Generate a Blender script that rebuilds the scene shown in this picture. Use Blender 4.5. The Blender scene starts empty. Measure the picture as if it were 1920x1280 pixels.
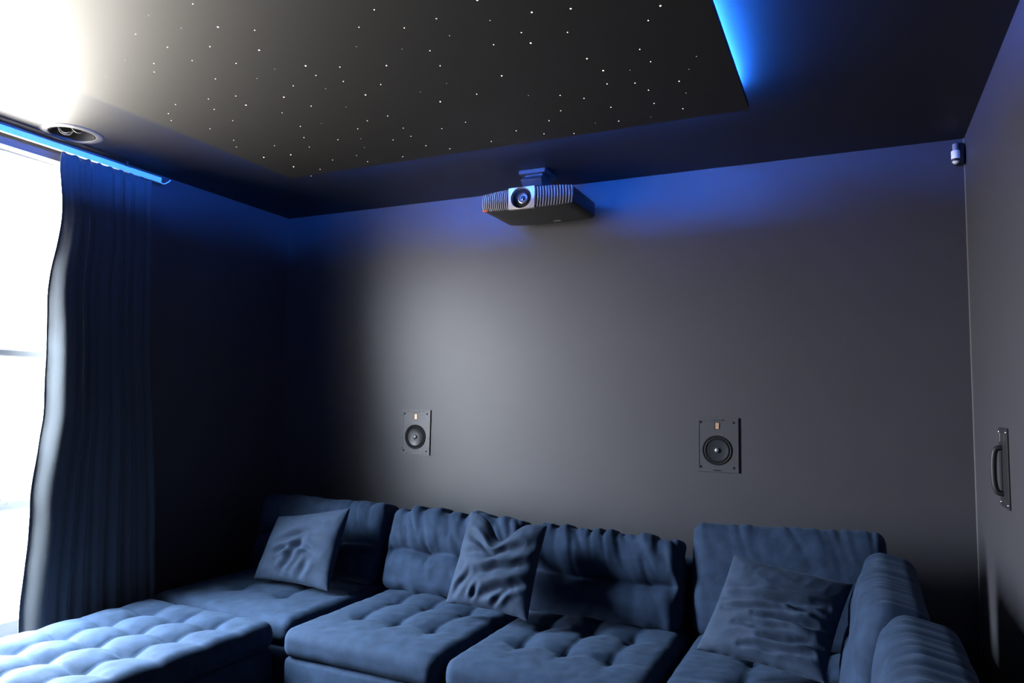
import bpy, bmesh, math, random
from mathutils import Vector, Matrix, noise
sc = bpy.context.scene
col = sc.collection

# ------------------------------------------------------------ camera, world, light, exposure
EYE = 1.45
cam_d = bpy.data.cameras.new('camera'); cam = bpy.data.objects.new('camera', cam_d); col.objects.link(cam)
cam_d.sensor_width = 36.0; cam_d.lens = 1348.85 / 1920 * 36; cam_d.clip_start = 0.05
cr = (0.9034391802903813, 0.4282759487208788, 0.01942573714109995)
cu = (0.018858607594322726, -0.08496770796681154, 0.9962052205858339)
cf = (-0.4283012963275354, 0.8996444855330898, 0.08483984449570205)
cam.matrix_world = Matrix(((cr[0], cu[0], -cf[0], 0), (cr[1], cu[1], -cf[1], 0), (cr[2], cu[2], -cf[2], EYE), (0, 0, 0, 1)))
sc.camera = cam
sc.view_settings.view_transform = 'Standard'; sc.view_settings.look = 'None'
sc.view_settings.gamma = 1.0; sc.view_settings.exposure = 0.0; sc.view_settings.use_curve_mapping = False
sc.cycles.max_bounces = 8; sc.cycles.diffuse_bounces = 4; sc.cycles.transparent_max_bounces = 12
sc.cycles.sample_clamp_indirect = 6.0

SKY = 290.0        # daylight outside, far brighter than the room
GROUND = 52.0
LED = 560.0
world = bpy.data.worlds.new('daylight'); sc.world = world; world.use_nodes = True
nt = world.node_tree; nt.nodes.clear()
wo = nt.nodes.new('ShaderNodeOutputWorld'); bg = nt.nodes.new('ShaderNodeBackground')
tc = nt.nodes.new('ShaderNodeTexCoord'); sx = nt.nodes.new('ShaderNodeSeparateXYZ'); rp = nt.nodes.new('ShaderNodeValToRGB')
mr = nt.nodes.new('ShaderNodeMapRange'); mr.inputs[1].default_value = -1; mr.inputs[2].default_value = 1
nt.links.new(tc.outputs['Generated'], sx.inputs[0]); nt.links.new(sx.outputs[2], mr.inputs[0]); nt.links.new(mr.outputs[0], rp.inputs[0])
e = rp.color_ramp.elements
g = GROUND / SKY
e[0].position = 0.0; e[0].color = (g, g * .90, g * .79, 1)
e[1].position = 1.0; e[1].color = (0.66, 0.84, 1.0, 1)
q = e.new(0.47); q.color = (g, g * .91, g * .83, 1)
q = e.new(0.53); q.color = (.38, .39, .44, 1)
q = e.new(0.66); q.color = (.34, .38, .44, 1)
q = e.new(0.86); q.color = (.68, .85, 1.0, 1)
nt.links.new(rp.outputs[0], bg.inputs[0]); bg.inputs[1].default_value = SKY; nt.links.new(bg.outputs[0], wo.inputs[0])

# room: x to the right, y towards the back wall, z up
XL, XR, YB, YF, ZC = -3.546, 0.478, 3.785, -2.3, 2.70
WY0, WY1, WZ0, WZ1 = 1.32, 2.34, 0.30, 2.600      # window opening in the left wall

pl = bpy.data.lights.new('window_portal', 'AREA'); pl.shape = 'RECTANGLE'; pl.size = WZ1 - WZ0; pl.size_y = WY1 - WY0
pl.cycles.is_portal = True
po = bpy.data.objects.new('window_portal', pl); col.objects.link(po)
po.location = (XL - 0.16, (WY0 + WY1) / 2, (WZ0 + WZ1) / 2); po.rotation_euler = (0, math.radians(-90), 0)

# ------------------------------------------------------------ materials
def mat(name, base, rough=0.5, spec=0.5, metal=0.0, sheen=0.0, sheen_rough=0.4, sheen_tint=(1, 1, 1), bump=0.0, bscale=300, vary=0.0, vscale=6, emit=None, estr=0.0):
    m = bpy.data.materials.new(name); m.use_nodes = True
    t = m.node_tree; b = t.nodes['Principled BSDF']
    b.inputs['Base Color'].default_value = (*base, 1); b.inputs['Roughness'].default_value = rough
    b.inputs['Specular IOR Level'].default_value = spec; b.inputs['Metallic'].default_value = metal
    b.inputs['Sheen Weight'].default_value = sheen; b.inputs['Sheen Roughness'].default_value = sheen_rough
    b.inputs['Sheen Tint'].default_value = (*sheen_tint, 1)
    if emit:
        b.inputs['Emission Color'].default_value = (*emit, 1); b.inputs['Emission Strength'].default_value = estr
    if bump or vary:
        tcn = t.nodes.new('ShaderNodeTexCoord')
    if bump:
        n = t.nodes.new('ShaderNodeTexNoise'); n.inputs['Scale'].default_value = bscale; n.inputs['Detail'].default_value = 3
        bp = t.nodes.new('ShaderNodeBump'); bp.inputs['Strength'].default_value = bump; bp.inputs['Distance'].default_value = 0.002
        t.links.new(tcn.outputs['Object'], n.inputs['Vector']); t.links.new(n.outputs['Fac'], bp.inputs['Height']); t.links.new(bp.outputs[0], b.inputs['Normal'])
    if vary:
        n2 = t.nodes.new('ShaderNodeTexNoise'); n2.inputs['Scale'].default_value = vscale; n2.inputs['Detail'].default_value = 5
        n2.inputs['Roughness'].default_value = .65
        r2 = t.nodes.new('ShaderNodeValToRGB')
        r2.color_ramp.elements[0].position = .3; r2.color_ramp.elements[1].position = .7
        r2.color_ramp.elements[0].color = (*[c * (1 - vary) for c in base], 1); r2.color_ramp.elements[1].color = (*[c * (1 + vary) for c in base], 1)
        t.links.new(tcn.outputs['Object'], n2.inputs['Vector']); t.links.new(n2.outputs['Fac'], r2.inputs[0]); t.links.new(r2.outputs[0], b.inputs['Base Color'])
    return m

M = {}
M['wall'] = mat('charcoal_wall_paint', (.045, .043, .050), rough=.475, spec=.52, bump=.05, bscale=220, vary=.04, vscale=3)
M['ceil'] = mat('black_ceiling_paint', (.004, .0036, .0034), rough=.56, spec=.5, bump=.05, bscale=200)
M['panel'] = mat('black_star_panel', (.004, .0035, .0033), rough=.56, spec=.5, bump=.08, bscale=300)
M['floor'] = mat('dark_carpet', (.02, .02, .022), rough=.95, spec=.1, bump=.6, bscale=500)
M['velvet'] = mat('navy_velvet', (.015, .0275, .056), rough=.85, spec=.12, sheen=.07, sheen_rough=.45, sheen_tint=(.45, .65, 1), bump=.3, bscale=420, vary=.28, vscale=16)
M['pillow'] = mat('slate_velvet', (.019, .031, .058), rough=.8, spec=.15, sheen=.08, sheen_rough=.4, sheen_tint=(.5, .68, 1), bump=.25, bscale=420, vary=.25, vscale=16)
M['curtain'] = mat('charcoal_curtain_cloth', (.062, .067, .075), rough=.85, spec=.15, sheen=.1, sheen_rough=.4, bump=.25, bscale=500)
M['white'] = mat('white_plastic', (.80, .80, .80), rough=.4)
M['frame'] = mat('white_window_paint', (.82, .80, .77), rough=.4)
M['black'] = mat('black_plastic', (.012, .012, .013), rough=.42)
M['satin'] = mat('black_satin_metal', (.016, .016, .018), rough=.5, spec=.35)
M['mount'] = mat('dark_powder_coat', (.035, .035, .04), rough=.3, spec=.6, metal=.2)
M['under'] = mat('projector_dark_shell', (.022, .021, .020), rough=.5, bump=.15, bscale=700)
M['silver'] = mat('champagne_metal', (.62, .56, .52), rough=.35, metal=.75)
M['grey'] = mat('grey_metal_baffle', (.060, .060, .066), rough=.42, spec=.5, metal=.2)
M['cone'] = mat('glossy_grey_cone', (.022, .025, .029), rough=.32, spec=.32)
M['stem'] = mat('grey_plastic', (.22, .22, .24), rough=.4)
M['rubber'] = mat('black_rubber', (.006, .006, .007), rough=.6, spec=.2)
M['plug'] = mat('grey_plug', (.30, .31, .33), rough=.42, metal=.7)
M['gold'] = mat('copper_ribbon', (.62, .40, .26), rough=.4, metal=.4)
M['steel'] = mat('brushed_steel', (.55, .55, .58), rough=.3, metal=1)
M['lens'] = mat('lens_glass', (.02, .02, .05), rough=.05, spec=1)
M['lensring'] = mat('lens_barrel', (.30, .31, .40), rough=.3, metal=.8)
M['trim'] = mat('grey_ring', (.055, .053, .052), rough=.45)
M['can'] = mat('dark_speaker_can', (.05, .05, .055), rough=.35)
M['bead'] = mat('light_caulk', (.20, .20, .20), rough=.6)
M['led'] = mat('blue_led_diffuser', (.1, .1, .1), rough=.5, emit=(.020, .165, 1.0), estr=LED)
M['star'] = mat('white_fibre_tip', (.8, .8, .8), emit=(1, .97, .93), estr=4)
M['star_bright'] = mat('bright_fibre_tip', (.8, .8, .8), emit=(1, .88, .86), estr=7)
M['star_dim'] = mat('dim_fibre_tip', (.5, .5, .5), emit=(1, .95, .9), estr=1.2)
M['status'] = mat('red_status_light', (.3, .02, .01), emit=(1, .12, .06), estr=.5)
M['wire'] = mat('grey_wire', (.22, .22, .23), rough=.4)
M['lettering'] = mat('grey_lettering', (.16, .16, .17), rough=.4)

def glass_mat():
    m = bpy.data.materials.new('window_glass'); m.use_nodes = True; t = m.node_tree; t.nodes.clear()
    o = t.nodes.new('ShaderNodeOutputMaterial'); mx = t.nodes.new('ShaderNodeMixShader'); f0 = t.nodes.new('ShaderNodeLayerWeight'); f0.inputs[0].default_value = .5
    f1 = t.nodes.new('ShaderNodeMath'); f1.operation = 'POWER'; f1.inputs[1].default_value = 5
    f = t.nodes.new('ShaderNodeMath'); f.operation = 'MULTIPLY_ADD'; f.inputs[1].default_value = .5; f.inputs[2].default_value = .04
    t.links.new(f0.outputs['Facing'], f1.inputs[0]); t.links.new(f1.outputs[0], f.inputs[0])
    a = t.nodes.new('ShaderNodeBsdfTransparent'); b = t.nodes.new('ShaderNodeBsdfGlossy'); b.inputs['Roughness'].default_value = .02
    a.inputs[0].default_value = (.96, .98, .98, 1)
    t.links.new(f.outputs[0], mx.inputs[0]); t.links.new(a.outputs[0], mx.inputs[1]); t.links.new(b.outputs[0], mx.inputs[2]); t.links.new(mx.outputs[0], o.inputs[0])
    return m
M['glass'] = glass_mat()

# ------------------------------------------------------------ helpers
def empty(name, label, cat, loc, group=None):
    o = bpy.data.objects.new(name, None); o.empty_display_size = .1; col.objects.link(o); o.location = loc
    o['label'] = label; o['category'] = cat
    if group: o['group'] = group
    return o
def worldloc(o):
    v = Vector((0, 0, 0))
    while o: v += o.location; o = o.parent
    return v
def obj(name, verts, faces, m, parent=None, loc=None, smooth=True, label=None):
    """one mesh object; verts are in room coordinates"""
    org = worldloc(parent) if parent else Vector(loc or (0, 0, 0))
    me = bpy.data.meshes.new(name); me.from_pydata([tuple(Vector(v) - org) for v in verts], [], faces); me.update()
    me.materials.append(m)
    if smooth:
        me.polygons.foreach_set('use_smooth', [True] * len(me.polygons))
    o = bpy.data.objects.new(name, me); col.objects.link(o)
    if parent: o.parent = parent
    else: o.location = org
    if label: o['label'] = label
    return o
def bm_obj(name, bm, m, parent=None, loc=None, smooth=False, angle=None, label=None):
    bmesh.ops.recalc_face_normals(bm, faces=bm.faces)
    vs = [v.co.copy() for v in bm.verts]; bm.verts.index_update(); fs = [[v.index for v in f.verts] for f in bm.faces]; bm.free()
    o = obj(name, vs, fs, m, parent, loc, smooth or angle is not None, label)
    if angle is not None:
        o.data.set_sharp_from_angle(angle=math.radians(angle))
    return o
def struct(o):
    o['kind'] = 'structure'; return o
def tag(o, label, cat, group=None):
    o['label'] = label; o['category'] = cat
    if group: o['group'] = group
    return o
def box(bm, x0, x1, y0, y1, z0, z1, bev=0, mtx=None, seg=2):
    r = bmesh.ops.create_cube(bm, size=1); vs = r['verts']
    for v in vs: v.co = Vector(((x0 + x1) / 2 + v.co.x * (x1 - x0), (y0 + y1) / 2 + v.co.y * (y1 - y0), (z0 + z1) / 2 + v.co.z * (z1 - z0)))
    if bev:
        ed = list({e for v in vs for e in v.link_edges})
        rb = bmesh.ops.bevel(bm, geom=ed, offset=bev, segments=seg, affect='EDGES', profile=.5)
        vs = list({v for f in rb['faces'] for v in f.verts} | {v for v in vs if v.is_valid})
    if mtx is not None:
        for v in vs: v.co = mtx @ v.co
    return vs
def lathe(bm, prof, mtx, n=40, closed=False):
    """profile of (radius, height) turned about local z"""
    rings = []
    for r, h in prof:
        if r < 1e-6: rings.append([bm.verts.new(mtx @ Vector((0, 0, h)))])
        else: rings.append([bm.verts.new(mtx @ Vector((r * math.cos(2 * math.pi * k / n), r * math.sin(2 * math.pi * k / n), h))) for k in range(n)])
    if closed: rings.append(rings[0])
    for a, b in zip(rings, rings[1:]):
        for k in range(n):
            k2 = (k + 1) % n
            if len(a) == 1 and len(b) == 1: continue
            if len(a) == 1: bm.faces.new((a[0], b[k], b[k2]))
            elif len(b) == 1: bm.faces.new((a[k], a[k2], b[0]))
            else: bm.faces.new((a[k], a[k2], b[k2], b[k]))
def tube(bm, pts, r, n=10):
    pts = [Vector(p) for p in pts]; rings = []
    for i, p in enumerate(pts):
        d = (pts[min(i + 1, len(pts) - 1)] - pts[max(i - 1, 0)]).normalized()
        a = d.orthogonal().normalized() if i == 0 else (prev - d * prev.dot(d)).normalized()
        prev = a; b = d.cross(a)
        rings.append([bm.verts.new(p + r * (a * math.cos(2 * math.pi * k / n) + b * math.sin(2 * math.pi * k / n))) for k in range(n)])
    for A, B in zip(rings, rings[1:]):
        for k in range(n): bm.faces.new((A[k], A[(k + 1) % n], B[(k + 1) % n], B[k]))
    bm.faces.new(rings[0]); bm.faces.new(rings[-1])
def smoothpath(ctrl, n=8):
    out = []; P = [Vector(c) for c in ctrl]; P = [P[0] * 2 - P[1]] + P + [P[-1] * 2 - P[-2]]
    for i in range(1, len(P) - 2):
        for k in range(n):
            t = k / n; a, b, c, d = P[i - 1:i + 3]
            out.append(.5 * ((2 * b) + (c - a) * t + (2 * a - 5 * b + 4 * c - d) * t * t + (3 * b - a - 3 * c + d) * t ** 3))
    out.append(P[-2]); return out

# ------------------------------------------------------------ room shell
T = .2
def slab(name, *b):
    bm = bmesh.new(); box(bm, *b); return struct(bm_obj(name, bm, M['floor'] if name == 'floor' else M['wall']))
slab('floor', XL - T, XR + T, YF - T, YB + T, -.15, 0)
slab('wall_back', XL - T, XR + T, YB, YB + T, 0, ZC)
slab('wall_front', XL - T, XR + T, YF - T, YF, 0, ZC)
slab('wall_right', XR, XR + T, YF, YB, 0, ZC)
bm = bmesh.new()
box(bm, XL - T, XL, YF, WY0, 0, ZC); box(bm, XL - T, XL, WY1, YB, 0, ZC)
box(bm, XL - T, XL, WY0, WY1, 0, WZ0); box(bm, XL - T, XL, WY0, WY1, WZ1, ZC)
struct(bm_obj('wall_left', bm, M['wall']))
# ceiling with a square cut-out for the recessed speaker
SX, SY, SH = -3.378, 2.125, .094
bm = bmesh.new()
for b in ((XL - T, SX - SH, YF - T, YB + T), (SX + SH, XR + T, YF - T, YB + T), (SX - SH, SX + SH, YF - T, SY - SH), (SX - SH, SX + SH, SY + SH, YB + T)):
    box(bm, *b, ZC, ZC + .18)
struct(bm_obj('ceiling', bm, M['ceil']))
bm = bmesh.new(); box(bm, XR - .0035, XR, YB - .0035, YB, 0, ZC - .001)
struct(bm_obj('trim_1', bm, M['bead']))

# window: frame, rails, panes, latch
wf = bpy.data.objects.new('window_1', None); col.objects.link(wf); wf.location = (XL - .1, (WY0 + WY1) / 2, WZ0); struct(wf)
fx0, fx1 = XL - .135, XL - .065
bm = bmesh.new()
box(bm, fx0, fx1, WY0, WY0 + .05, WZ0, WZ1, .004); box(bm, fx0, fx1, WY1 - .05, WY1, WZ0, WZ1, .004)
box(bm, fx0, fx1, WY0 + .05, WY1 - .05, WZ1 - .035, WZ1, .004); box(bm, fx0, fx1, WY0 + .05, WY1 - .05, WZ0, WZ0 + .08, .004)
bm_obj('window_frame', bm, M['frame'], wf)
bm = bmesh.new()       # light lining of the reveal
box(bm, XL - .199, XL + .003, WY0, WY1, WZ1 - .004, WZ1 - .0005)
box(bm, XL - .199, XL + .003, WY1 - .004, WY1 - .0005, WZ0, WZ1 - .004); box(bm, XL - .199, XL + .003, WY0 + .0005, WY0 + .004, WZ0, WZ1 - .004)
bm_obj('window_lining', bm, M['frame'], wf)
for z0, z1 in ((1.620, 1.660), (0.895, 0.945)):
    bm = bmesh.new(); box(bm, fx0 - .01, fx1 - .005, WY0 + .05, WY1 - .05, z0, z1, .008); bm_obj('window_rail', bm, M['frame'], wf)
for z0, z1 in ((WZ0 + .08, .895), (.945, 1.620), (1.660, WZ1 - .035)):
    bm = bmesh.new(); box(bm, XL - .103, XL - .097, WY0 + .05, WY1 - .05, z0, z1); bm_obj('window_pane', bm, M['glass'], wf)
bm = bmesh.new()
box(bm, fx1 - .006, fx1 + .012, 1.99, 2.09, .925, .945, .004); tube(bm, smoothpath([(fx1 + .01, 2.04, .94), (fx1 + .028, 2.04, .955), (fx1 + .03, 2.0, .965), (fx1 + .028, 1.95, .96)]), .008)
bm_obj('window_latch', bm, M['steel'], wf, angle=40)

# ------------------------------------------------------------ star ceiling panel with blue LED cove
PX0, PX1, PY0, PY1, PZ = -2.72, -.357, -1.35, 2.90, 2.63
pn = empty('star_panel', 'black star-sky panel dropped below the ceiling, dotted with tiny white lights, edges glowing blue', 'ceiling panel', ((PX0 + PX1) / 2, (PY0 + PY1) / 2, PZ))
bm = bmesh.new(); box(bm, PX0, PX1, PY0, PY1, PZ, PZ + .025); bm_obj('board', bm, M['panel'], pn)
IN = .042
for a in ((PX0 + IN, PX1 - IN, PY1 - IN - .008, PY1 - IN), (PX0 + IN, PX1 - IN, PY0 + IN, PY0 + IN + .008), (PX0 + IN, PX0 + IN + .008, PY0 + IN + .01, PY1 - IN - .01), (PX1 - IN - .008, PX1 - IN, PY0 + IN + .01, PY1 - IN - .01)):
    bm = bmesh.new(); box(bm, *a, PZ + .0255, PZ + .040); bm_obj('led_strip', bm, M['led'], pn, label='blue glowing light strip')
for k in range(4):
    xx = PX0 + .3 + k * (PX1 - PX0 - .6) / 3
    bm = bmesh.new(); box(bm, xx - .03, xx + .03, PY0 + .12, PY1 - .12, PZ + .025, ZC - .0005); bm_obj('batten', bm, M['black'], pn)
STARS = [(-1.781,1.454,1), (-1.963,1.445,0), (-1.819,1.584,2), (-2.107,1.508,1), (-1.934,1.541,0), (-1.724,1.646,1), (-2.295,1.46,2), (-2.085,1.612,1), (-1.947,1.667,1), (-1.81,1.752,2), (-2.307,1.618,0), (-2.087,1.715,1), (-1.959,1.793,1), (-2.234,1.677,1), (-2.292,1.724,1), (-2.493,1.678,0), (-2.127,1.854,1), (-1.98,1.913,0), (-1.898,2.015,1), (-2.005,2.08,2), (-2.174,1.997,1), (-2.298,1.975,1), (-2.469,1.962,1), (-2.204,2.079,2), (-2.36,2.06,1), (-2.576,2.016,1), (-2.382,2.179,1), (-2.123,2.197,1), (-1.963,2.19,1), (-2.631,2.075,1), (-2.55,2.209,1), (-2.155,2.342,1), (-2.233,2.453,1), (-2.561,2.354,1), (-2.619,2.425,1), (-2.295,2.56,1), (-2.436,2.482,1), (-2.453,2.609,2), (-2.604,2.586,2), (-2.567,2.754,2), (-2.467,2.839,1), (-2.586,2.908,1), (-2.311,2.747,1), (-1.742,1.906,2), (-1.759,1.98,1), (-1.634,1.961,1), (-2.106,2.534,1), (-1.863,1.881,0), (-1.8,2.083,0), (-2.268,1.264,0), (-2.047,2.352,0), (-1.294,1.7,1), (-1.147,1.819,1), (-1.401,1.765,1), (-1.27,1.826,1), (-0.861,1.903,2), (-0.746,1.931,2), (-0.999,1.894,0), (-0.94,1.999,1), (-0.804,2.056,1), (-1.162,1.925,0), (-0.94,2.073,2), (-1.355,1.939,0), (-1.057,2.034,1), (-1.274,1.986,1), (-0.623,2.254,1), (-0.806,2.247,2), (-0.612,2.353,1), (-1.474,2.018,2), (-1.299,2.094,1), (-0.783,2.353,2), (-1.133,2.249,2), (-0.695,2.387,0), (-1.697,2.059,1), (-1.583,2.136,1), (-1.35,2.225,0), (-0.707,2.494,1), (-0.803,2.461,1), (-0.555,2.541,1), (-1.693,2.189,2), (-1.29,2.351,1), (-1.112,2.44,0), (-0.999,2.486,1), (-0.924,2.547,1), (-0.677,2.572,1), (-1.481,2.25,0), (-1.457,2.357,2), (-0.687,2.697,1), (-0.854,2.668,1), (-1.05,2.622,1), (-1.838,2.253,0), (-1.734,2.395,1), (-1.845,2.404,1), (-1.133,2.699,1), (-0.867,2.816,1), (-0.963,2.798,0), (-1.466,2.579,1), (-1.939,2.462,1), (-1.749,2.532,1), (-1.596,2.602,1), (-1.308,2.748,1), (-1.21,2.827,1), (-1.087,2.873,1), (-1.772,2.627,1), (-1.872,2.633,1), (-2.055,2.664,0), (-1.773,2.754,1), (-1.467,2.821,1), (-1.69,2.831,1), (-2.159,2.74,1), (-1.959,2.84,1), (-2.164,2.835,1), (-0.497,2.022,2), (-0.551,2.088,1), (-0.733,2.825,0), (-1.487,1.864,0), (-2.001,2.565,0), (-0.982,1.779,2), (-0.503,2.461,0), (-0.556,2.542,1), (-0.553,2.651,0), (-0.595,2.791,1), (-0.461,2.377,0)]
protos = {}
STARS.sort(key=lambda s: -s[2])
for i, (x, y, k) in enumerate(STARS[:100]):
    if k not in protos:
        bm = bmesh.new(); r = (.0014, .0018, .0026)[k]
        lathe(bm, [(r, 0), (r * .8, -.0008), (0, -.0014)], Matrix.Translation((x, y, PZ)), 10)
        protos[k] = o = bm_obj('star_light', bm, M[('star_dim', 'star', 'star_bright')[k]], pn)
        # recentre so copies can share the mesh
        d = Vector((x, y, PZ)) - worldloc(pn)
        o.data.transform(Matrix.Translation(-d)); o.location = d
    else:
        o = protos[k].copy(); col.objects.link(o); o.parent = pn; o.location = Vector((x, y, PZ)) - worldloc(pn)
bm = bmesh.new()
for x, y, k in STARS[100:]:
    lathe(bm, [(.0014, 0), (.001, -.0008), (0, -.0012)], Matrix.Translation((x, y, PZ)), 8)
o = bm_obj('star_light', bm, M['star_dim'], pn); o['kind'] = 'stuff'; o['label'] = 'scatter of the faintest star lights'

# ------------------------------------------------------------ curtain track, curtain
TX0, TX1, TZ0, TZ1 = XL + .045, XL + .062, 2.637, 2.668
tr = empty('curtain_track', 'white curtain track lit bright blue along the top of the window', 'curtain track', (XL + .05, 1.5, TZ0))
bm = bmesh.new(); box(bm, TX0, TX1, .45, 2.71, TZ0, TZ1, .002); bm_obj('rail', bm, M['white'], tr)
for yy in (.6, 1.25, 1.82, 2.5):
    bm = bmesh.new(); box(bm, TX0 + .004, TX1 - .002, yy - .005, yy + .005, TZ1 - .003, ZC - .0003, .001); box(bm, TX0 - .005, TX1 + .003, yy - .018, yy + .018, TZ1 - .002, TZ1 + .003)
    bm_obj('clip', bm, M['mount'], tr)
bm = bmesh.new(); tube(bm, smoothpath([(TX1 - .008, 2.705, TZ0 + .004), (TX1 - .004, 2.728, TZ0 + .002), (TX1 - .002, 2.752, TZ0 + .018), (TX1 - .002, 2.768, TZ0 + .034)]), .0035)
bm_obj('end_wire', bm, M['white'], tr, smooth=True)

def curtain():
    NU, NV = 420, 90
    top = TZ0 - .006; bot = .02
    verts = []
    lefts = [(2.60, 2.14), (2.32, 2.165), (1.94, 2.13), (1.70, 2.145), (1.44, 2.135), (.93, 2.075), (.4, 2.045), (0, 2.04)]
    rights = [(2.64, 2.688), (2.34, 2.69), (1.57, 2.70), (.71, 2.745), (0, 2.78)]
    def itp(tab, z):
        if z >= tab[0][0]: return tab[0][1]
        for (za, ya), (zb, yb) in zip(tab, tab[1:]):
            if z >= zb:
                t = (za - z) / (za - zb); t = t * t * (3 - 2 * t); return ya + (yb - ya) * t
        return tab[-1][1]
    NF = 9
    for j in range(NV + 1):
        v = j / NV; z = top + (bot - top) * v
        y0, y1 = itp(lefts, z), itp(rights, z)
        for i in range(NU + 1):
            u = i / NU
            w = u + .05 * noise.noise((u * 5, v * 1.1, 3)) * (.4 + v)
            ph = 2 * math.pi * NF * w
            fold = math.sin(ph) + .35 * math.sin(2 * ph + 1.3)
            amp = (.008 + .003 * min(1, v * 3)) * max(.12, .55 + 1.1 * noise.noise((u * 6, v * .9, 9)))
            big = .022 * noise.noise((u * 3.2, v * .7, 1)) * min(1, v * 2.5)
            x = XL + .066 + .080 * min(1, v * 2) + .19 * max(0, v - .35) + amp * fold + big * .6
            # free edge turns back toward the glass
            ed = math.exp(-(u / .06) ** 2)
            x += (-.075 + .03 * noise.noise((0, v * 3.5, 4))) * ed * min(1, v * 3)
            x += .004 * noise.noise((u * 14, v * 20, 2)) * ed
            z2 = z + (.004 * math.sin(ph) if j == 0 else 0)
            y = y0 + (y1 - y0) * u + .35 * amp * math.cos(ph) + .004 * noise.noise((v * 9, u * 3, 7))
            x = x + (XL + .010 - x) * math.exp(-((1 - u) / .05) ** 2)      # last fold turns back to the wall
            x = max(x, XL + .008)
            verts.append((x, y, z2))
    faces = [(j * (NU + 1) + i, j * (NU + 1) + i + 1, (j + 1) * (NU + 1) + i + 1, (j + 1) * (NU + 1) + i) for j in range(NV) for i in range(NU)]
    o = obj('curtain', verts, faces, M['curtain'], loc=(XL + .07, 2.4, 0))
    md = o.modifiers.new('cloth_thickness', 'SOLIDIFY'); md.thickness = .003; md.offset = 0
    tag(o, 'dark charcoal blackout curtain gathered at the corner end of the window', 'curtain')
curtain()

# ------------------------------------------------------------ recessed ceiling speaker
cs = empty('ceiling_speaker', 'round open ceiling speaker recess with pale trim ring above the window', 'ceiling speaker', (SX, SY, ZC))
mt = Matrix.Translation((SX, SY, ZC))
bm = bmesh.new(); lathe(bm, [(.100, .012), (.098, -.003), (.104, -.007), (.122, -.007), (.134, -.002), (.135, .0)], mt, 64); bm_obj('trim_ring', bm, M['trim'], cs, smooth=True)
bm = bmesh.new(); lathe(bm, [(.093, -.004), (.092, .05), (.088, .11), (0, .112)], mt, 48); bm_obj('can', bm, M['can'], cs, angle=40)
tm = Matrix.Translation((SX - .012, SY + .01, ZC + .068)) @ Matrix.Rotation(math.radians(22), 4, 'Y') @ Matrix.Rotation(math.radians(-8), 4, 'X')
bm = bmesh.new(); lathe(bm, [(.074, .004), (.074, -.006), (.066, -.008), (.060, 0), (.02, .022), (.02, .012), (0, .006)], tm, 40); bm_obj('driver', bm, M['rubber'], cs, angle=50)
for ctrl in ([(-.06, -.03, .03), (-.035, -.02, .004), (-.015, .0, .010), (-.02, .03, .04)], [(-.05, -.05, .05), (-.06, -.02, .01), (-.04, .01, .004), (-.015, .02, .03)], [(.0, -.02, .05), (.015, -.005, .012), (.025, .02, .006), (.03, .04, .03)]):
    bm = bmesh.new(); tube(bm, smoothpath([(SX + a, SY + b, ZC + c) for a, b, c in ctrl], 8), .0022, 8); bm_obj('wire', bm, M['wire'], cs, smooth=True)

# ------------------------------------------------------------ projector and its mount
JX0, JX1, JY, JYB, JZ = -1.790, -1.268, 3.35, 3.70, 2.45
JC = (JX0 + JX1) / 2; JW = (JX1 - JX0) / 2
pj = empty('projector', 'black home cinema projector with silver finned front hanging near the back wall', 'projector', (JC, 3.52, JZ))
def jout(u):                      # outline of the front: (half height scale, forward bulge)
    a = abs(u); return 1 - .20 * a ** 2.4, .016 * (1 - a ** 2)
JH = .116; JM = JZ + .066         # full height in the middle, centre line
bm = bmesh.new(); secs = []
us = [-1, -.985, -.95, -.8, -.6, -.4, -.2, 0, .2, .4, .6, .8, .95, .985, 1]
for yk, (yy, sc_, cut) in enumerate(((JY + .012, .965, 0), (JY + .022, 1, 0), (JYB - .03, .98, 0), (JYB, .9, 0))):
    top, bot = [], []
    for u in us:
        hs, bu = jout(u); rc = 1 - (max(0, abs(u) - .94) / .06) ** 2 * .25
        yv = yy - (bu if yk < 2 else 0)
        top.append(bm.verts.new((JC + JW * u * (1 if yk < 3 else .985), yv, JM + JH / 2 * hs * rc * sc_)))
        bot.append(bm.verts.new((JC + JW * u * (1 if yk < 3 else .985), yv, JM - JH / 2 * hs * rc * sc_)))
    secs.append(top + bot[::-1])
for a, b in zip(secs, secs[1:]):
    for k in range(len(a)): bm.faces.new((a[k], a[(k + 1) % len(a)], b[(k + 1) % len(a)], b[k]))
bm.faces.new(secs[0]); bm.faces.new(secs[-1])
bm_obj('shell', bm, M['under'], pj, angle=35)
def ux(f): return -1 + 2 * f       # 0..1 along the front
def fins(f0, f1, n, lean):
    bm = bmesh.new()
    for k in range(n):
        u = ux(f0 + (f1 - f0) * (k + .5) / n); hs, bu = jout(u); x = JC + JW * u; h = JH * hs * .93
        pts = []
        for j in range(9):
            s = -1 + j / 4; pts.append((x + lean * (s * s - 1) * .006, JY - bu + .004 - .004 * (1 - s * s), JM + s * h / 2))
        w = .0013
        prev = None
        for px, py, pz in pts:
            ring = [bm.verts.new((px + dx, py + dy, pz)) for dx, dy in ((-w, 0), (w, 0), (w, .008), (-w, .008))]
            if prev:
                for q_ in range(4): bm.faces.new((prev[q_], prev[(q_ + 1) % 4], ring[(q_ + 1) % 4], ring[q_]))
            else: bm.faces.new(ring)
            prev = ring
        bm.faces.new(prev)
    return bm_obj('grille', bm, M['silver'], pj)
fins(.008, .312, 13, 1); fins(.612, .992, 13, -1)
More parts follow.
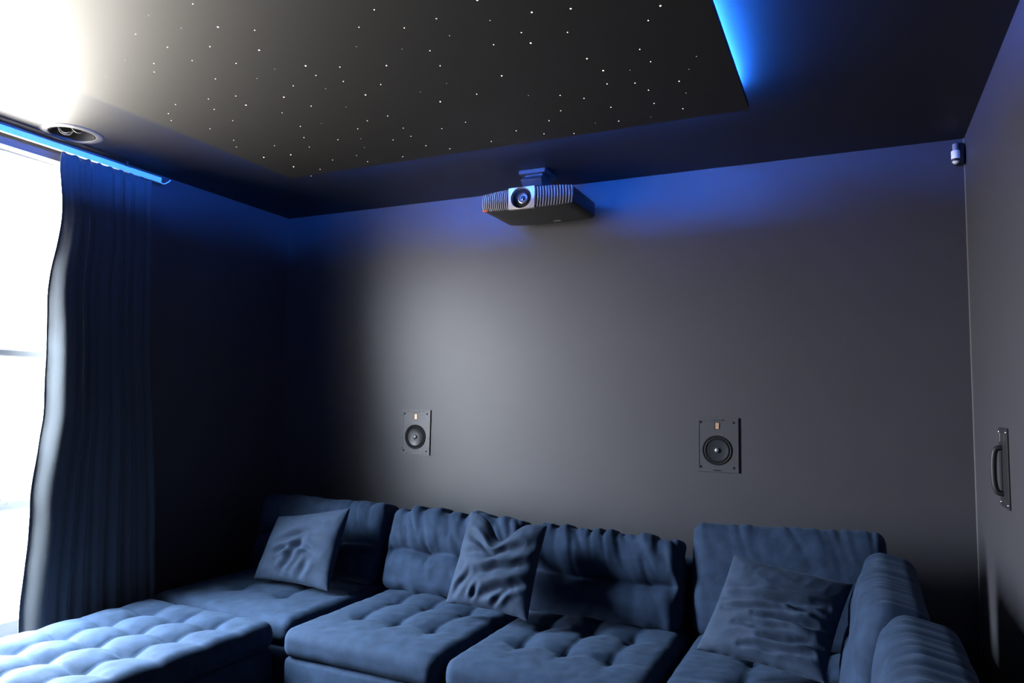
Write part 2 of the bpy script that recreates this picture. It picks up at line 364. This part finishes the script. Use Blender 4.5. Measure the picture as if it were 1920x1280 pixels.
# lens panel with a round hole
LF0, LF1 = .318, .606
bm = bmesh.new(); cxu = JC + JW * ux(.458); rr = .0585; N = 48
ring_i, ring_o = [], []
for k in range(N):
    a = 2 * math.pi * k / N; ca, sa = math.cos(a), math.sin(a)
    xi, zi = cxu + rr * ca, JM + .0005 + rr * .955 * sa
    hw0, hw1 = cxu - (JC + JW * ux(LF0)), (JC + JW * ux(LF1)) - cxu
    hw = hw1 if ca > 0 else hw0; hh = JH / 2 * .985
    sc2 = min(hw / max(1e-6, abs(ca)), hh / max(1e-6, abs(sa)))
    xo, zo = cxu + sc2 * ca, JM + sc2 * sa
    ring_i.append((xi, zi)); ring_o.append((xo, zo))
yb = JY - .018
R_ = [[bm.verts.new((x, yb + .02, z)) for x, z in ring_o], [bm.verts.new((x, yb, z)) for x, z in ring_o], [bm.verts.new((x, yb - .001, z)) for x, z in ring_i], [bm.verts.new((x, yb + .022, z)) for x, z in [(cxu + (x - cxu) * .93, JM + (z - JM) * .93) for x, z in ring_i]]]
for a, b in zip(R_, R_[1:]):
    for k in range(N): bm.faces.new((a[k], a[(k + 1) % N], b[(k + 1) % N], b[k]))
bm_obj('lens_panel', bm, M['silver'], pj, angle=40, label='champagne silver panel around the lens')
fm = Matrix.Translation((cxu + .006, JY, JM)) @ Matrix.Rotation(math.radians(90), 4, 'X')     # local z towards the room
bm = bmesh.new(); lathe(bm, [(.058, -.006), (.050, .002), (.030, -.004), (.029, -.003), (0, -.003)], Matrix.Translation((cxu, JY, JM)) @ Matrix.Rotation(math.radians(90), 4, 'X'), 48); bm_obj('lens_recess', bm, M['rubber'], pj, smooth=True)
bm = bmesh.new(); lathe(bm, [(.028, -.004), (.028, .008), (.024, .010), (.022, .008), (.021, .003), (.018, .003), (.018, .006), (.015, .006), (.013, .001)], fm, 48); bm_obj('lens_ring', bm, M['lensring'], pj, angle=40)
bm = bmesh.new(); lathe(bm, [(.015, .001), (.011, .005), (0, .007)], fm, 32); bm_obj('lens', bm, M['lens'], pj, smooth=True)
bm = bmesh.new(); x = JC + JW * ux(.035); box(bm, x - .012, x + .012, JY - .004, JY + .010, JM - JH * .415, JM - JH * .375); bm_obj('status_light', bm, M['status'], pj, label='small red glowing light')
bm = bmesh.new(); box(bm, JC + .045, JC + .085, JYB - .075, JYB - .06, JZ + .0065, JZ + .0085); bm_obj('nameplate', bm, M['lettering'], pj, label='small grey lettering mark')
bm = bmesh.new(); xk = JC + JW * ux(.33); lathe(bm, [(.008, 0), (.008, .008), (.006, .01), (0, .01)], Matrix.Translation((xk, JY + .03, JM + JH / 2 - .002)), 16); bm_obj('adjuster_knob', bm, M['black'], pj, angle=40)

pm = empty('projector_mount', 'dark ceiling bracket holding the projector', 'projector mount', (JC + .02, 3.5, ZC))
MX = JC - .012
bm = bmesh.new(); box(bm, MX - .074, MX + .080, 3.435, 3.60, ZC - .022, ZC - .0005, .002); bm_obj('ceiling_plate', bm, M['mount'], pm)
bm = bmesh.new(); box(bm, MX - .048, MX + .054, 3.462, 3.58, ZC - .036, ZC - .022)
prof = [(3.450, -.036, .052), (3.425, -.058, .060), (3.445, -.090, .056), (3.585, -.090, .056), (3.590, -.058, .060), (3.585, -.036, .052)]
L_ = [bm.verts.new((MX + .003 - w_, y_, ZC + z_)) for y_, z_, w_ in prof]; R2 = [bm.verts.new((MX + .003 + w_, y_, ZC + z_)) for y_, z_, w_ in prof]
for k in range(6): bm.faces.new((L_[k], L_[(k + 1) % 6], R2[(k + 1) % 6], R2[k]))
bm.faces.new(L_); bm.faces.new(R2)
bm_obj('bracket', bm, M['mount'], pm)
bm = bmesh.new(); lathe(bm, [(.02, 0), (.02, -.02), (.05, -.024), (.05, -.0345)], Matrix.Translation((MX + .01, 3.50, ZC - .0905)), 32); bm_obj('swivel_disc', bm, M['lensring'], pm, angle=40)

# ------------------------------------------------------------ in-wall speakers
def wall_speaker(cx, cz, label, lid):
    hw, hh = .103, .137
    s = empty('wall_speaker', label, 'speaker', (cx, YB, cz), 'in-wall speakers on the back wall')
    bm = bmesh.new(); y1 = YB - .0004
    for a in ((-hw, hw, hh - .016, hh), (-hw, hw, -hh, -hh + .016), (-hw, -hw + .014, -hh + .016, hh - .016), (hw - .014, hw, -hh + .016, hh - .016)):
        box(bm, cx + a[0], cx + a[1], y1 - .006, y1, cz + a[2], cz + a[3])
    box(bm, cx + hw, cx + hw + .003, y1 - .008, y1, cz - hh, cz + hh)
    box(bm, cx - .03, cx + .03, y1 - .010, y1 - .006, cz + hh - .014, cz + hh - .008, .001)
    bm_obj('flange', bm, M['grey'], s)
    # baffle with woofer hole
    bm = bmesh.new(); N = 48; wz = cz - .028; wr = .070
    bw, bh0, bh1 = hw - .014, hh - .016, hh - .016
    ri, ro = [], []
    for k in range(N):
        a = 2 * math.pi * k / N; ca, sa = math.cos(a), math.sin(a)
        hz = (cz + bh1 - wz) if sa > 0 else (wz - (cz - bh0)); s2 = min(bw / max(1e-6, abs(ca)), hz / max(1e-6, abs(sa)))
        ro.append(bm.verts.new((cx + s2 * ca, y1 - .004, wz + s2 * sa))); ri.append(bm.verts.new((cx + wr * ca, y1 - .004, wz + wr * sa)))
    for k in range(N): bm.faces.new((ro[k], ro[(k + 1) % N], ri[(k + 1) % N], ri[k]))
    # fill the four corners missed by the radial outline
    for sx_ in (-1, 1):
        for zz, hz in ((cz + bh1, 1), (cz - bh0, -1)):
            cs_ = [v for v in ro if (v.co.x - cx) * sx_ > 0 and (v.co.z - wz) * hz > 0]
            side = max((v for v in cs_ if abs(abs(v.co.x - cx) - bw) < 1e-5), key=lambda v: v.co.z * hz)
            tp = max((v for v in cs_ if abs(v.co.z - zz) < 1e-5), key=lambda v: v.co.x * sx_)
            if (side.co - tp.co).length > 1e-4: bm.faces.new((side, tp, bm.verts.new((cx + sx_ * bw, y1 - .004, zz))))
    bm_obj('baffle', bm, M['grey'], s)
    W_ = Matrix.Translation((cx, y1, wz)) @ Matrix.Rotation(math.radians(90), 4, 'X')
    bm = bmesh.new(); lathe(bm, [(.0745, .004), (.0745, .007), (.071, .009), (.066, .006), (.063, .004), (.060, .009), (.056, .009), (.053, .005), (.052, .0015)], W_, 56); bm_obj('surround', bm, M['rubber'], s, smooth=True)
    bm = bmesh.new(); lathe(bm, [(.0535, .006), (.050, .0052), (.035, .0032), (.014, .0010), (.013, .0012)], W_, 56); bm_obj('woofer_cone', bm, M['cone'], s, smooth=True)
    bm = bmesh.new(); lathe(bm, [(.0125, .001), (.0125, .004), (.011, .0085), (.006, .0115), (0, .0125)], W_, 32); bm_obj('phase_plug', bm, M['plug'], s, smooth=True)
    tz = cz + hh - .042
    bm = bmesh.new(); box(bm, cx - .012, cx + .012, y1 - .0055, y1 - .0042, tz - .018, tz + .018, .0006)
    tw = bm_obj('tweeter', bm, M['rubber'], s)
    bm = bmesh.new()
    for k in range(5): box(bm, cx - .007, cx + .011, y1 - .0075, y1 - .0055, tz - .0155 + k * .0064, tz - .0155 + k * .0064 + .0054)
    bm_obj('ribbon', bm, M['gold'], tw, label='copper coloured folded ribbon')
    for sx_ in (-1, 1):
        for sz in (-1, 1):
            bm = bmesh.new(); lathe(bm, [(.0058, .0), (.0058, .0022), (.004, .0028), (0, .0018)], Matrix.Translation((cx + sx_ * (hw - .021), y1 - .004, cz + sz * (hh - .024))) @ Matrix.Rotation(math.radians(90), 4, 'X'), 14)
            bm_obj('screw', bm, M['rubber'], s, angle=40)
    if lid == 0:
        pts = [(sx_ * (hw - .0065), zz) for sx_ in (-1, 1) for zz in (.10, .035, -.035, -.10)] + [(xx, sz * (hh - .007)) for sz in (-1, 1) for xx in (-.055, .055)]
        for a, b in pts:
            bm = bmesh.new(); lathe(bm, [(.0034, 0), (.0034, .0016), (0, .0018)], Matrix.Translation((cx + a, y1 - .006, cz + b)) @ Matrix.Rotation(math.radians(90), 4, 'X'), 12)
            bm_obj('magnet', bm, M['black'], s, angle=40)
    bm = bmesh.new()
    for k in range(7):
        box(bm, cx - .018 + k * .0055, cx - .018 + k * .0055 + .0038, y1 - .0072, y1 - .006, cz - hh + .006, cz - hh + .0105)
    bm_obj('lettering', bm, M['lettering'] if lid == 0 else M['rubber'], s)
wall_speaker(-2.447, 1.258, 'grey in-wall speaker at the left, over the sofa back, with a row of rim magnets', 0)
wall_speaker(-.635, 1.258, 'grey in-wall speaker at the right, above the gap between sofa backs', 1)

# ------------------------------------------------------------ corner sensor
sn = empty('corner_sensor', 'small white and black motion sensor high in the right-hand corner', 'sensor', (.44, 3.74, 2.6))
bm = bmesh.new(); box(bm, .437, XR - .0045, 3.732, YB - .0045, 2.570, 2.668, .010); bm_obj('housing', bm, M['black'], sn, angle=50)
sm = Matrix.Translation((.4365, 3.730, 0))
bm = bmesh.new(); lathe(bm, [(0, 2.660), (.011, 2.660), (.012, 2.658), (.012, 2.625)], sm, 28); bm_obj('stem', bm, M['stem'], sn, angle=40)
bm = bmesh.new(); lathe(bm, [(.012, 2.629), (.0165, 2.628), (.0178, 2.626), (.0178, 2.592), (.0165, 2.590)], sm, 32); bm_obj('collar', bm, M['white'], sn, angle=40, label='white band')
bm = bmesh.new(); lathe(bm, [(.0170, 2.5905), (.0180, 2.588), (.0180, 2.583), (.0155, 2.579)], sm, 32); bm_obj('rim', bm, M['black'], sn, angle=40)
bm = bmesh.new(); lathe(bm, [(.0158, 2.581), (.013, 2.574), (.007, 2.569), (0, 2.568)], sm, 32); bm_obj('lens', bm, M['white'], sn, smooth=True, label='white domed lens')

# ------------------------------------------------------------ door pull on the right wall
dp = empty('pull_handle', 'long dark pull handle on a plate fixed to the right wall', 'handle', (XR, 3.07, 1.25))
bm = bmesh.new(); box(bm, XR - .006, XR - .0005, 2.99, 3.15, 1.115, 1.395, .002); bm_obj('backplate', bm, M['satin'], dp)
bm = bmesh.new(); tube(bm, smoothpath([(XR - .006, 3.09, 1.325), (XR - .024, 3.09, 1.318), (XR - .031, 3.09, 1.29), (XR - .033, 3.09, 1.24), (XR - .031, 3.09, 1.195), (XR - .023, 3.09, 1.168), (XR - .006, 3.09, 1.162)], 8), .010, 14); bm_obj('grip', bm, M['satin'], dp, smooth=True)
bm = bmesh.new(); box(bm, XR - .016, XR - .006, 3.065, 3.072, 1.345, 1.378, .002); bm_obj('keeper', bm, M['steel'], dp)
for yy, zz in ((3.005, 1.38), (3.135, 1.38), (3.005, 1.13), (3.135, 1.13)):
    bm = bmesh.new(); lathe(bm, [(.006, 0), (.006, .002), (0, .0035)], Matrix.Translation((XR - .006, yy, zz)) @ Matrix.Rotation(math.radians(-90), 4, 'Y'), 14); bm_obj('screw', bm, M['steel'], dp, smooth=True)

# ------------------------------------------------------------ upholstery
def rounded_pad(W, H, Tk, r, step, fn, mtx):
    """closed rounded box, x in +-W/2, y in 0..H, z in 0..Tk (face +z is the show face); fn(x,y,z,n) returns an offset"""
    nx, ny, nz = max(4, round(W / step)), max(4, round(H / step)), max(4, round(Tk / step))
    idx = {}; verts = []; faces = []
    def vid(i, j, k):
        key = (i, j, k)
        if key not in idx:
            p = Vector((-W / 2 + W * i / nx, H * j / ny, Tk * k / nz))
            c = Vector((min(max(p.x, -W / 2 + r), W / 2 - r), min(max(p.y, r), H - r), min(max(p.z, r), Tk - r)))
            d = p - c
            if d.length > 1e-9:
                n = d.normalized(); p2 = c + n * r
            else:
                n = Vector((0, 0, 1)); p2 = p
            p2 = p2 + fn(p2.x, p2.y, p2.z, n)
            idx[key] = len(verts); verts.append(mtx @ p2)
        return idx[key]
    for i in range(nx):
        for j in range(ny):
            faces.append((vid(i, j, nz), vid(i + 1, j, nz), vid(i + 1, j + 1, nz), vid(i, j + 1, nz)))
            faces.append((vid(i, j, 0), vid(i, j + 1, 0), vid(i + 1, j + 1, 0), vid(i + 1, j, 0)))
    for i in range(nx):
        for k in range(nz):
            faces.append((vid(i, 0, k), vid(i + 1, 0, k), vid(i + 1, 0, k + 1), vid(i, 0, k + 1)))
            faces.append((vid(i, ny, k), vid(i, ny, k + 1), vid(i + 1, ny, k + 1), vid(i + 1, ny, k)))
    for j in range(ny):
        for k in range(nz):
            faces.append((vid(0, j, k), vid(0, j, k + 1), vid(0, j + 1, k + 1), vid(0, j + 1, k)))
            faces.append((vid(nx, j, k), vid(nx, j + 1, k), vid(nx, j + 1, k + 1), vid(nx, j, k + 1)))
    return verts, faces
def ridged(x, y, s):
    return 1 - abs(noise.noise((x, y, s))) * 2
def seat_fn(W, H, nu, nv, A, seed, wr=.0015, front_smooth=False):
    def fn(x, y, z, n):
        o = Vector((0, 0, 0))
        if n.z > .05:
            wx = .012 * noise.noise((x * 4, y * 4, seed)); wy = .012 * noise.noise((x * 4, y * 4, seed + 7))
            a = (x + wx + W / 2) / W * nu; b = (y + wy) / H * nv
            ra, rb = round(a), round(b)
            du = abs(a - ra) * W / nu if 0 < ra < nu else 1.; dv = abs(b - rb) * H / nv if 0 < rb < nv else 1.
            dub = abs(a - ra) * W / nu; dvb = abs(b - rb) * H / nv
            def crease(d, along, on):
                t = math.exp(-(along / .055) ** 2)
                return (.30 + .70 * t) * math.exp(-(d / .014)) * .8 + (.35 + .4 * t) * math.exp(-(d / .05) ** 2) * .55
            # creases fade towards the outer rim
            edge = min(1, min(W / 2 - abs(x), y, H - y) / .12 + .1); edge = max(0, edge) * (max(0, min(1, (y - .16) / .16)) if front_smooth else 1)
            c1, c2 = crease(du, dvb if 0 < rb < nv else .3, 1), crease(dv, dub if 0 < ra < nu else .3, 1)
            dep = 1 - (1 - min(1, c1)) * (1 - min(1, c2) * (.42 if front_smooth else 1))
            crown = (1 - (2 * x / W) ** 4) * (1 - (2 * y / H - 1) ** 4)
            o.z += (-A * dep * edge + .012 * crown + wr * 1.6 * noise.noise((x * 22, y * 22, seed)) + wr * ridged(x * 9 + seed, y * 15, seed)) * min(1, n.z * 1.5)
        else:
            o += n * .003 * noise.noise((x * 9, y * 9 + z * 14, seed))
        return o
    return fn
def back_fn(W, H, Tk, seed, cols=3, crease_h=.47, A=.058, gather=1.0, flat=0.0):
    def fn(x, y, z, n):
        o = Vector((0, 0, 0))
        u = 2 * x / W; v = y / H
        f = max(0, n.z)
        crown = (1 - abs(u) ** 3) * (1 - abs(2 * v - 1) ** 3)
        o.z += f * (.03 * crown)
        if A:
            yc = crease_h * H + .010 * noise.noise((x * 6, seed, 0)) + .006 * math.cos(u * math.pi * cols)
            dy = y - yc
            a = (u + 1) / 2 * cols; ra = round(a); db = abs(a - ra) * W / cols if 0 < ra < cols else .25
            t = math.exp(-(db / .07) ** 2)
            o.z -= f * A * ((.55 + .45 * t) * math.exp(-abs(dy) / .018) + (.5 + .3 * t) * math.exp(-(dy / .055) ** 2)) * min(1, (W / 2 - abs(x)) / .05 + .35)
            # pleats radiating from the buttons
            if 0 < ra < cols and f > .2:
                ang = math.atan2(dy, (a - ra) * W / cols); rd = math.hypot(dy, (a - ra) * W / cols)
                o.z -= f * .006 * math.exp(-rd / .07) * (.5 + .5 * math.cos(6 * ang + seed))
        # gathered pleats running down from the top seam
        gt = math.exp(-((1 - v) * H / .14)); gb = math.exp(-(v * H / .06))
        sh = noise.noise((x * 13 + (1 - v) * H * 2.5 * noise.noise((x * 3, seed, 2)), seed, v * 2.0))
        rd_ = 1 - abs(noise.noise((x * 16 + y * 4, seed + 5, v * 1.5))) * 3
        o += n * gather * (gt * (.009 * sh - .012 * max(0, rd_)) + gb * .005 * noise.noise((x * 14, seed, 8)))
        if f > .2:
            o.z += .008 * noise.noise((x * 6, y * 8, seed)) + .003 * ridged(x * 11 + 2, y * 8, seed) + (.006 * ridged(x * 5 + y * 6, y * 4 - x * 3, seed) if not flat else 0)
        if v > .8: o.y += gather * .004 * noise.noise((x * 8, seed, 0)) - .018 * abs(u) ** 6 * 0
        return o
    return fn
def seat_mtx(x0, x1, y0, ztop, Tk, rz=0):
    return Matrix.Translation(((x0 + x1) / 2, y0, ztop - Tk))
def up_mtx(cx, cy, z, rz, tilt, roll=0, Tk=.2):
    """pad stands on z at (cx, cy) = middle of its lower FRONT edge; rz turns it, tilt leans its top backwards"""
    return Matrix.Translation((cx, cy, z)) @ Matrix.Rotation(rz, 4, 'Z') @ Matrix.Rotation(math.radians(90 + 0), 4, 'X') @ Matrix.Rotation(-tilt, 4, 'X') @ Matrix.Rotation(roll, 4, 'Z') @ Matrix.Translation((0, 0, -Tk))
def base_box(bm, x0, x1, y0, y1, z0, z1):
    box(bm, x0, x1, y0, y1, z0, z1, .025, seg=3)
G = 'sections of the navy modular sofa'
D2R = math.radians
ST = .452; CT = .125          # seat top, cushion thickness
def module(name, label, x0, x1, y0, y1, nu, nv, seed, backs, base_z=None, frame=None, ctop=ST, A=.040):
    s = empty(name, label, 'sofa', ((x0 + x1) / 2, (y0 + y1) / 2, 0), G)
    bm = bmesh.new(); base_box(bm, x0 + .008, x1 - .008, y0 + .012, y1, 0.03, ctop - CT + .004); bm_obj('base', bm, M['velvet'], s, angle=60)
    v, f = rounded_pad(x1 - x0, min(y1, 3.42) - y0 if name != 'ottoman' else y1 - y0, CT, .05, .010, seat_fn(x1 - x0, y1 - y0, nu, nv, A, seed, front_smooth=name != 'ottoman'), seat_mtx(x0, x1, y0, ctop, CT))
    obj('seat_cushion', v, f, M['velvet'], s)
    for fr in (frame or []):
        bm = bmesh.new(); box(bm, *fr, .04, seg=3); bm_obj('back_frame', bm, M['velvet'], s, angle=60)
    for (W, H, Tk, m, fn) in backs:
        v, f = rounded_pad(W, H, Tk,   .055, .009, fn, m); obj('back_cushion', v, f, M['velvet'], s)
    return s
# left corner
module('sofa_section', 'navy sofa corner section in deep shade beside the curtain', -3.25, -2.325, 2.60, 3.70, 3, 4, 11.3,
       [(.90, .44, .20, up_mtx(-2.80, 3.25, .46, 0, D2R(14)), back_fn(.90, .44, .20, 3.1))], frame=[(-3.25, -2.33, 3.60, 3.74, .3, .70)])
# middle pair
module('sofa_section', 'navy sofa section below the left speaker, between corner section and its neighbour', -2.275, -1.492, 2.49, 3.70, 4, 4, 21.7,
       [(.80, .44, .20, up_mtx(-1.90, 3.235, .46, D2R(1), D2R(14)), back_fn(.80, .44, .20, 8.2, gather=2.2))], frame=[(-2.27, -1.495, 3.60, 3.74, .3, .70)])
module('sofa_section', 'navy sofa section in the middle of the back row, right of the crumpled pillow', -1.465, -.690, 2.50, 3.70, 4, 4, 31.1,
       [(.75, .42, .20, up_mtx(-1.095, 3.235, .46, 0, D2R(14)), back_fn(.75, .42, .20, 14.6, cols=2, crease_h=.45, gather=1.9))], frame=[(-1.46, -.695, 3.60, 3.74, .3, .70)])
# right corner and the run coming forward along the right wall
module('sofa_section', 'navy sofa corner section at the right with a tall smooth back cushion', -.655, .16, 2.46, 3.70, 3, 4, 41.9,
       [(.80, .50, .17, up_mtx(-.275, 3.30, .45, 0, D2R(11), D2R(1.6), .17), back_fn(.80, .50, .17, 19.9, cols=2, crease_h=.48, A=.012, gather=.7, flat=1)),
        (.80, .455, .17, up_mtx(-.055, 2.81, .46, D2R(-90), D2R(12), D2R(-1.5), .17), back_fn(.80, .455, .17, 23.3, cols=2, A=.010, gather=.4))],
       frame=[(-.65, .16, 3.60, 3.74, .3, .74), (.16, .25, 2.46, 3.59, .1, .60)])
module('sofa_section', 'navy sofa section nearest the camera along the right wall', -.655, .16, 1.63, 2.44, 3, 3, 51.3,
       [(.80, .44, .18, up_mtx(.0, 1.985, .46, D2R(-90), D2R(11), 0, .18), back_fn(.80, .44, .18, 27.1, cols=2, A=.010, gather=.4))],
       frame=[(.16, .25, 1.63, 2.44, .1, .60)])
# chaise ottoman at the window
module('ottoman', 'pale-lit tufted navy ottoman in front of the window', -3.20, -2.37, 1.20, 2.575, 4, 7, 61.7, [], A=.046)

# ------------------------------------------------------------ throw pillows
def pillow(label, TL, TR, BL, BR, Tk, seed, folds, chop=0, chop_u=0, n=110):
    TL, TR, BL, BR = map(Vector, (TL, TR, BL, BR)); c = (TL + TR + BL + BR) / 4
    ex = ((TR - TL) + (BR - BL)).normalized(); ey = ((TL - BL) + (TR - BR)).normalized(); nz = ex.cross(ey).normalized()
    if nz.y > 0: nz = -nz
    verts = []; faces = []
    def P(u, v, side):
        a = (u + 1) / 2; b = (v + 1) / 2
        p = (BL * (1 - a) + BR * a) * (1 - b) + (TL * (1 - a) + TR * a) * b
        # concave sides, pointed corners
        p = p - ex * (u * (1 - v * v) * .012) - ey * (v * (1 - u * u) * .014)
        t = (max(0, 1 - u * u) * max(0, 1 - v * v)) ** .42
        h = Tk / 2 * t
        d = 0
        if side > 0:
            for (u0, v0, u1, v1, w, dep) in folds:
                A = Vector((u0, v0)); B = Vector((u1, v1)); q = Vector((u + .05 * noise.noise((u * 2.5, v * 2.5, seed)), v + .05 * noise.noise((u * 3, v * 3, seed + 3)))); ab = B - A
                s = max(0, min(1, (q - A).dot(ab) / ab.length_squared)); dist = (q - (A + ab * s)).length
                fade = 1.35 * math.sin(math.pi * (.08 + .84 * s)) 
                d += fade * (-dep * math.exp(-(dist / w) ** 2) + dep * .55 * math.exp(-((dist - 1.9 * w) / w) ** 2))
            d += .006 * noise.noise((u * 2.2, v * 2.2, seed)) + .0022 * ridged(u * 3 + v * 2, v * 4 - u * 2, seed)
            d *= min(1, t * 2)
        else:
            d = .008 * noise.noise((u * 2, v * 2, seed + 9)) * t
        if chop:
            k = math.exp(-((u - chop_u) / .36) ** 2) * max(0, (v + .35) / 1.35) ** 1.6
            p = p - ey * chop * k
            h *= 1 - .35 * k * (v > 0)
        # seam ripples
        rim = (1 - t) ** 6
        p = p + ey * .004 * noise.noise((u * 7, v * 7, seed)) * rim
        return p + nz * (side * h + (d if side > 0 else -d))
    idx = {}
    def vid(i, j, s):
        key = (i, j, s) if 0 < i < n and 0 < j < n else (i, j, 0)
        if key not in idx:
            # denser near the rim
            u = math.sin(math.pi / 2 * (2 * i / n - 1)); v = math.sin(math.pi / 2 * (2 * j / n - 1))
            idx[key] = len(verts); verts.append(P(u, v, s))
        return idx[key]
    for s in (1, -1):
        for i in range(n):
            for j in range(n):
                q = (vid(i, j, s), vid(i + 1, j, s), vid(i + 1, j + 1, s), vid(i, j + 1, s))
                faces.append(q if s > 0 else q[::-1])
    o = obj('throw_pillow', verts, faces, M['pillow'], loc=c)
    return tag(o, label, 'pillow', 'throw pillows on the sofa')
pillow('shaded slate throw pillow leaning in the left corner of the sofa', (-2.945, 3.17, .785), (-2.45, 3.17, .872), (-2.92, 2.98, .484), (-2.415, 2.97, .486), .15, 2.2,
       [(-.5, .1, .3, .35, .10, .014), (-.1, -.5, .25, .15, .08, .018), (-.6, -.3, .0, -.1, .07, .012), (-.2, -.8, .1, -.3, .07, .012), (.1, .0, .6, -.3, .09, .010), (.3, -.9, .5, -.4, .07, .01)])
pillow('crumpled slate throw pillow with a dented top, in the middle of the sofa', (-1.715, 3.17, .915), (-1.30, 3.15, .885), (-1.715, 2.95, .528), (-1.295, 2.93, .512), .16, 5.7,
       [(-.8, .45, .0, .30, .10, .014), (-.9, -.05, .9, .45, .11, .014), (-.6, -.5, .9, .05, .10, .014), (-.2, -.85, .9, -.35, .08, .013), (-.8, -.9, -.5, -.35, .07, .010), (.15, -.98, .5, -.6, .05, .010), (-.35, -.95, -.15, -.6, .05, .009)], chop=.105, chop_u=-.02)
pillow('slate throw pillow lying tilted with sideways wrinkles, in the right corner of the sofa', (-.443, 3.02, .866), (-.017, 3.00, .806), (-.545, 2.78, .556), (-.105, 2.68, .545), .15, 9.4,
       [(-.95, .02, .8, .22, .08, .018), (-.8, -.2, .5, -.05, .07, .017), (-.2, -.32, .9, -.15, .07, .018), (-.5, -.5, .7, -.42, .06, .015), (.0, -.65, .9, -.5, .06, .016), (-.3, -.85, .8, -.72, .05, .014), (.3, .05, .95, .0, .05, .012)])
